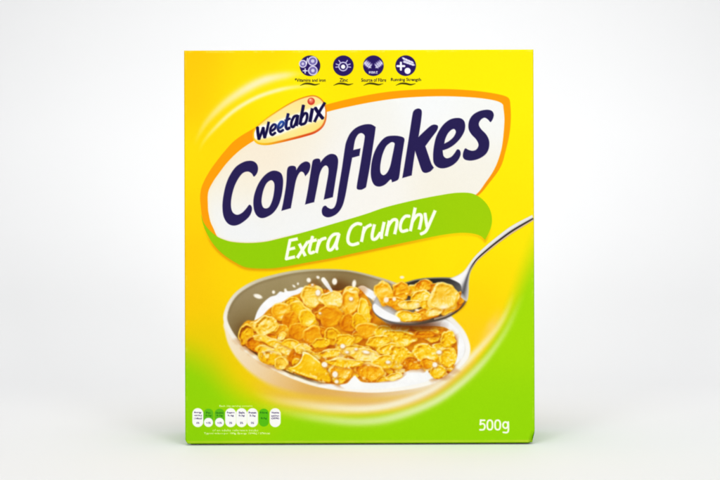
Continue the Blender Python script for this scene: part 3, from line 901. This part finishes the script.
# ------------------------------------------------------------------ weight lettering
WT = reg('weight_lettering', None, 'white net weight lettering')
Q = lambda pts: zc(470, 410, 14.4, pts)
for ln in ([(208, 147), (152, 147)], [(152, 147), (147, 204)], [(147, 204), (180, 195), (206, 212), (211, 246), (192, 280), (142, 283)]):
    stroke([Q(ln)], 1.75, WHT, WT, .9)
for cx in (284, 396):
    n = [(cx + 38 * math.copysign(abs(math.cos(a))**.75, math.cos(a)), 214 + 68 * math.copysign(abs(math.sin(a))**.8, math.sin(a))) for a in np.linspace(0, 2 * math.pi, 25)]
    stroke([Q(n)], 1.75, WHT, WT, .9, sm=False)
n = [(508 + 36 * math.cos(a), 216 + 44 * math.sin(a)) for a in np.linspace(0, 2 * math.pi, 21)]
stroke([Q(n), Q([(548, 172), (549, 290), (530, 322), (478, 320)])], 1.75, WHT, WT, .9)

# worn folds: the lower crease's highlight is painted into the ink, upright ones flecked
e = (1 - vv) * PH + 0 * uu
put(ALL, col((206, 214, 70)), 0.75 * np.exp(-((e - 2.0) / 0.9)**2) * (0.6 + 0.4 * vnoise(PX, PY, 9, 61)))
e = np.minimum(uu, 1 - uu) * PW + 0 * vv
put(ALL, col((250, 246, 205)), 0.2 * np.exp(-((e - 1.8) / 0.8)**2) * sstep(.45, .85, vnoise(PX, PY, 5, 62) * .6 + vnoise(PX, PY, 1.6, 63) * .4))
e = vv * PH + 0 * uu
put(ALL, col((255, 250, 190)), 0.35 * np.exp(-((e - 1.8) / 0.8)**2) * sstep(.40, .85, vnoise(PX, PY, 7, 64) * .6 + vnoise(PX, PY, 1.6, 65) * .4))
# faint print grain
C += (vnoise(PX, PY, 0.9, 77) - .5)[..., None] * 0.010
C = np.clip(C, 0, 1)


# ------------------------------------------------------------------ geometry
def to_lin(c):
    return np.where(c <= 0.04045, c / 12.92, ((c + 0.055) / 1.055)**2.4)


def ink(c):
    a = np.clip(to_lin(np.clip(c, 0, 1)) / GAIN, 0.0, 0.93)
    return np.concatenate([a, np.ones(a.shape[:-1] + (1,))], -1).astype(np.float32)


def mesh_obj(name, verts, quads, mat, parent=None, colours=None, shade=True):
    me = bpy.data.meshes.new(name)
    nv, nf = len(verts), len(quads)
    me.vertices.add(nv)
    me.vertices.foreach_set('co', np.ascontiguousarray(verts, np.float32).ravel())
    me.loops.add(nf * 4)
    me.loops.foreach_set('vertex_index', np.ascontiguousarray(quads, np.int32).ravel())
    me.polygons.add(nf)
    me.polygons.foreach_set('loop_start', np.arange(0, nf * 4, 4, dtype=np.int32))
    me.polygons.foreach_set('loop_total', np.full(nf, 4, np.int32))
    me.polygons.foreach_set('use_smooth', np.full(nf, shade))
    me.update(calc_edges=True)
    if colours is not None:
        at = me.color_attributes.new('print_ink', 'FLOAT_COLOR', 'POINT')
        at.data.foreach_set('color', np.ascontiguousarray(colours, np.float32).ravel())
    me.validate()
    me.materials.append(mat)
    ob = bpy.data.objects.new(name, me)
    COL.objects.link(ob)
    if parent is not None:
        ob.parent = parent
    return ob


def grid_quads(ny, nx):
    i = np.arange(ny * nx).reshape(ny, nx)
    return np.stack([i[:-1, :-1], i[1:, :-1], i[1:, 1:], i[:-1, 1:]], -1).reshape(-1, 4)


def print_material():
    m = bpy.data.materials.new('printed_carton')
    m.use_nodes = True
    nt = m.node_tree
    b = nt.nodes['Principled BSDF']
    a = nt.nodes.new('ShaderNodeAttribute')
    a.attribute_name = 'print_ink'
    nt.links.new(a.outputs['Color'], b.inputs['Base Color'])
    b.inputs['Roughness'].default_value = 0.42
    b.inputs['Specular IOR Level'].default_value = 0.035
    tc = nt.nodes.new('ShaderNodeTexCoord')
    n1 = nt.nodes.new('ShaderNodeTexNoise')
    n1.inputs['Scale'].default_value = 900
    n1.inputs['Detail'].default_value = 3
    n2 = nt.nodes.new('ShaderNodeTexNoise')
    n2.inputs['Scale'].default_value = 26
    n2.inputs['Detail'].default_value = 2
    mx = nt.nodes.new('ShaderNodeMath')
    mx.operation = 'MULTIPLY_ADD'
    mx.inputs[1].default_value = 12.0
    bp = nt.nodes.new('ShaderNodeBump')
    bp.inputs['Strength'].default_value = 0.25
    bp.inputs['Distance'].default_value = 0.00003
    nt.links.new(tc.outputs['Object'], n1.inputs['Vector'])
    nt.links.new(tc.outputs['Object'], n2.inputs['Vector'])
    nt.links.new(n2.outputs['Fac'], mx.inputs[0])
    nt.links.new(n1.outputs['Fac'], mx.inputs[2])
    nt.links.new(mx.outputs[0], bp.inputs['Height'])
    nt.links.new(bp.outputs['Normal'], b.inputs['Normal'])
    return m


PRINT = print_material()
root = bpy.data.objects.new('cereal_box', None)
COL.objects.link(root)
XC = (359.35 - 360) * MM
root.location = (XC, D / 2, 0)
root['label'] = 'yellow and green cereal carton printed with a bowl of cornflakes and a spoon'
root['category'] = 'cereal box'


def bend(s, length, r):
    """arc-length coordinate along a face with rounded ends -> (in-plane, depth)"""
    half = length / 2
    ext = half - r
    a = np.clip((np.abs(s) - ext) / r, 0, None)
    ang = np.clip(a * (math.pi / 2) / (math.pi / 2), 0, math.pi / 2)
    pos = np.where(a > 0, ext + r * np.sin(np.minimum(ang * 1.5707963, 1.5707963)), np.abs(s)) * np.sign(s)
    dep = np.where(a > 0, r * (1 - np.cos(np.minimum(ang * 1.5707963, 1.5707963))), 0)
    return pos, dep


def pinch(x, z, y):
    """soft crush of the lower corners of the carton"""
    f = np.exp(-np.clip(y, 0, None) / 0.006)
    zb = z - Z0
    kr = np.clip(1 - zb / 0.0085, 0, 1)**1.4 * 0.0025
    kl = np.clip(1 - zb / 0.0030, 0, 1)**1.6 * 0.0021
    x = np.where(x > 0, x - kr * f * sstep(W / 2 - 0.012, W / 2, x), x + kl * f * sstep(W / 2 - 0.012, W / 2, -x))
    return x


sx = (uu - 0.5) * W + 0 * vv
sz = (0.5 - vv) * H + 0 * uu
gx, dx = bend(sx, W, R)
gz, dz = bend(sz, H, R)
bulge = 0.0009 * np.cos(np.pi * sx / W) * np.cos(np.pi * sz / H) + 0.00025 * (vnoise(sx, sz, 0.06, 5) - .5) * np.cos(np.pi * sx / W) * np.cos(np.pi * sz / H)
gy = -D / 2 + np.maximum(dx, dz) - bulge
gzz = gz + H / 2 + Z0
gy += 0.0022 * sstep(W / 2 - 0.0034, W / 2 - 0.0002, gx) * sstep(0.0095, 0.004, gzz - Z0)
gxx = pinch(gx, gzz, gy + D / 2)
V = np.stack([gxx, gy, gzz], -1).reshape(-1, 3).astype(np.float32)
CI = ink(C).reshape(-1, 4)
Q4 = grid_quads(NY, NX)
fid = ID[:-1, :-1].ravel()

# tiny leftovers of a covered repeat stay with the part beneath
cnt = np.bincount(fid, minlength=len(REG))
for i in range(1, len(REG)):
    if cnt[i] and cnt[i] < 14 and REG[i][1] is not None:
        fid[fid == i] = REG[i][1]

objs = {}
ink_objs = []
order = np.argsort(fid, kind='stable')
bounds = np.searchsorted(fid[order], np.arange(len(REG) + 1))
made = {}
for i in range(len(REG)):
    f = order[bounds[i]:bounds[i + 1]]
    par = REG[i][1]
    parent = root if par is None else made.get(par, root)
    if len(f) == 0:
        if any(r_[1] == i for r_ in REG):
            made[i] = bpy.data.objects.new(REG[i][0], None)
            COL.objects.link(made[i])
            made[i].parent = parent
        continue
    q = Q4[f]
    used, inv = np.unique(q, return_inverse=True)
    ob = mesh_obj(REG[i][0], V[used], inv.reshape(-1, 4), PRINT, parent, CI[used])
    if len(REG[i]) > 2 and REG[i][2]:
        ob['label'] = REG[i][2]
    made[i] = ob

# ---- the other faces of the carton, inked like the edge of the front
ns, nd = 160, 26
rows = np.linspace(0, NY - 1, ns).astype(int)
zs = gzz[rows, 0][:, None]
for sgn_, colx in ((-1, 0), (1, NX - 1)):
    ys = np.linspace(-D / 2 + R, D / 2 - R, nd)[None, :]
    ys = ys * np.ones_like(zs)
    inset = np.maximum(dz[rows, NX // 2][:, None], 0)
    xs = pinch(sgn_ * (W / 2 - inset) + 0 * ys, zs + 0 * ys, ys + D / 2 - R)
    xs += sgn_ * 0.0006 * np.sin(np.pi * (ys + D / 2) / D) * np.sin(np.pi * (zs - Z0) / H)
    v = np.stack([xs, ys, zs + 0 * ys], -1).reshape(-1, 3)
    cc = np.repeat(BACK[rows, colx][:, None], nd, 1)
    q = grid_quads(ns, nd)
    mesh_obj('side_panel', v, q if sgn_ > 0 else q[:, ::-1], PRINT, root, ink(cc).reshape(-1, 4))
st = 6
v = np.stack([-gx[::st, ::st], -(gy[::st, ::st]), gzz[::st, ::st]], -1)
by, bx = v.shape[:2]
mesh_obj('back_panel', v.reshape(-1, 3), grid_quads(by, bx), PRINT, root, ink(BACK[::st, ::st]).reshape(-1, 4))


def slab(name, x0, x1, y0, y1, z0, z1, colour):
    """a folded board flap with slightly rounded corners"""
    xs = np.array([x0, x0 + .001, x1 - .001, x1])
    prof = [(y0 + .0003, z0), (y0, (z0 + z1) / 2), (y0 + .0003, z1), (y1 - .0003, z1), (y1, (z0 + z1) / 2), (y1 - .0003, z0)]
    v, q = [], []
    for x in xs:
        for (y, z) in prof:
            v.append((x, y, z))
    n = len(prof)
    for i in range(len(xs) - 1):
        for k in range(n):
            q.append((i * n + k, i * n + (k + 1) % n, (i + 1) * n + (k + 1) % n, (i + 1) * n + k))
    for e in (0, (len(xs) - 1) * n):
        q.append((e, e + 1, e + 4, e + 5))
        q.append((e + 1, e + 2, e + 3, e + 4))
    cc = np.tile(col(colour), (len(v), 1))
    return mesh_obj(name, np.array(v), np.array(q), PRINT, root, ink(cc), shade=False)


ht = H + Z0
slab('bottom_flap', -W / 2 + .003, W / 2 - .003, -D / 2 + .006, D / 2 - .006, 0.0001, Z0 + .0004, (150, 190, 20))
slab('top_flap', -W / 2 + .0012, W / 2 - .0012, -D / 2 + .0008, D / 2 - .0008, ht - .0012, ht - .0005, (255, 220, 0))
slab('top_flap', -W / 2 + .0016, W / 2 - .0016, -D / 2 + .022, D / 2 - .0010, ht - .0004, ht + .0001, (255, 224, 0))


# ------------------------------------------------------------------ white sweep
def sweep():
    prof = [(-2.2, 0.0), (-0.6, 0.0), (-0.1, 0.0), (0.25, 0.0)]
    r, y0 = 0.55, 0.42
    for a in np.linspace(0, math.pi / 2, 24):
        prof.append((y0 + r * math.sin(a), r * (1 - math.cos(a))))
    prof += [(y0 + r, 1.1), (y0 + r, 2.2)]
    xs = np.linspace(-2.4, 2.4, 21)
    v = np.array([[(x, p[0], p[1]) for x in xs] for p in prof])
    m = bpy.data.materials.new('white_paper')
    m.use_nodes = True
    nt = m.node_tree
    b = nt.nodes['Principled BSDF']
    b.inputs['Roughness'].default_value = 0.75
    b.inputs['Specular IOR Level'].default_value = 0.2
    tc = nt.nodes.new('ShaderNodeTexCoord')
    n = nt.nodes.new('ShaderNodeTexNoise')
    n.inputs['Scale'].default_value = 3.0
    n.inputs['Detail'].default_value = 4
    rp = nt.nodes.new('ShaderNodeValToRGB')
    rp.color_ramp.elements[0].color = (0.822, 0.826, 0.834, 1)
    rp.color_ramp.elements[1].color = (0.840, 0.844, 0.852, 1)
    nt.links.new(tc.outputs['Object'], n.inputs['Vector'])
    nt.links.new(n.outputs['Fac'], rp.inputs['Fac'])
    nt.links.new(rp.outputs['Color'], b.inputs['Base Color'])
    n2 = nt.nodes.new('ShaderNodeTexNoise')
    n2.inputs['Scale'].default_value = 700
    bp = nt.nodes.new('ShaderNodeBump')
    bp.inputs['Strength'].default_value = 0.08
    bp.inputs['Distance'].default_value = 0.0002
    nt.links.new(tc.outputs['Object'], n2.inputs['Vector'])
    nt.links.new(n2.outputs['Fac'], bp.inputs['Height'])
    nt.links.new(bp.outputs['Normal'], b.inputs['Normal'])
    ob = mesh_obj('backdrop', v.reshape(-1, 3), grid_quads(*v.shape[:2])[:, ::-1], m)
    ob['kind'] = 'structure'
    return ob


sweep()


# ------------------------------------------------------------------ lamps, camera
def area(name, loc, target, size, power, colour=(1, 1, 1), size_y=None):
    l = bpy.data.lights.new(name, 'AREA')
    l.energy = power
    l.color = colour
    l.shape = 'RECTANGLE'
    l.size = size
    l.size_y = size_y or size
    o = bpy.data.objects.new(name, l)
    COL.objects.link(o)
    o.location = loc
    import mathutils
    dvec = mathutils.Vector(target) - mathutils.Vector(loc)
    o.rotation_euler = dvec.to_track_quat('-Z', 'Y').to_euler()
    return o


for x, e in ((-0.90, 1.70), (0.90, 1.77)):
    area('softbox', (x, -1.70, 0.55), (0, 0, 0.17), 0.6, e).data.spread = math.radians(60)
area('overhead_softbox', (0, 0.15, 1.75), (0, 0.45, 0.1), 1.2, 4.6)
area('front_softbox', (0, -0.6, 1.6), (0, 0, 0.1), 0.8, 3.1).data.spread = math.radians(120)
area('backdrop_softbox', (0.12, 0.05, 1.55), (0.05, 0.86, 0.22), 0.7, 1.18).data.spread = math.radians(80)

world = bpy.data.worlds.new('World')
scene.world = world
world.use_nodes = True
bg = world.node_tree.nodes['Background']
bg.inputs['Color'].default_value = (1, 1, 1, 1)
bg.inputs['Strength'].default_value = 0.47

cam = bpy.data.cameras.new('camera')
cam.lens = 70
cam.sensor_width = 36
cam.clip_start = 0.02
cam.clip_end = 50
co = bpy.data.objects.new('camera', cam)
COL.objects.link(co)
DIST = 720 * MM * 70 / 36
co.location = (0, -DIST, (246.6 - 240) * MM + Z0 + H / 2)
co.rotation_euler = (math.radians(90), math.radians(0.0), 0)
co.rotation_mode = 'QUATERNION'
import mathutils
co.rotation_quaternion = mathutils.Euler((math.radians(90), 0, 0)).to_quaternion() @ mathutils.Quaternion((0, 0, 1), math.radians(-0.19))
scene.camera = co
scene.view_settings.view_transform = 'Standard'
scene.view_settings.look = 'None'
scene.view_settings.exposure = 0
scene.view_settings.gamma = 1
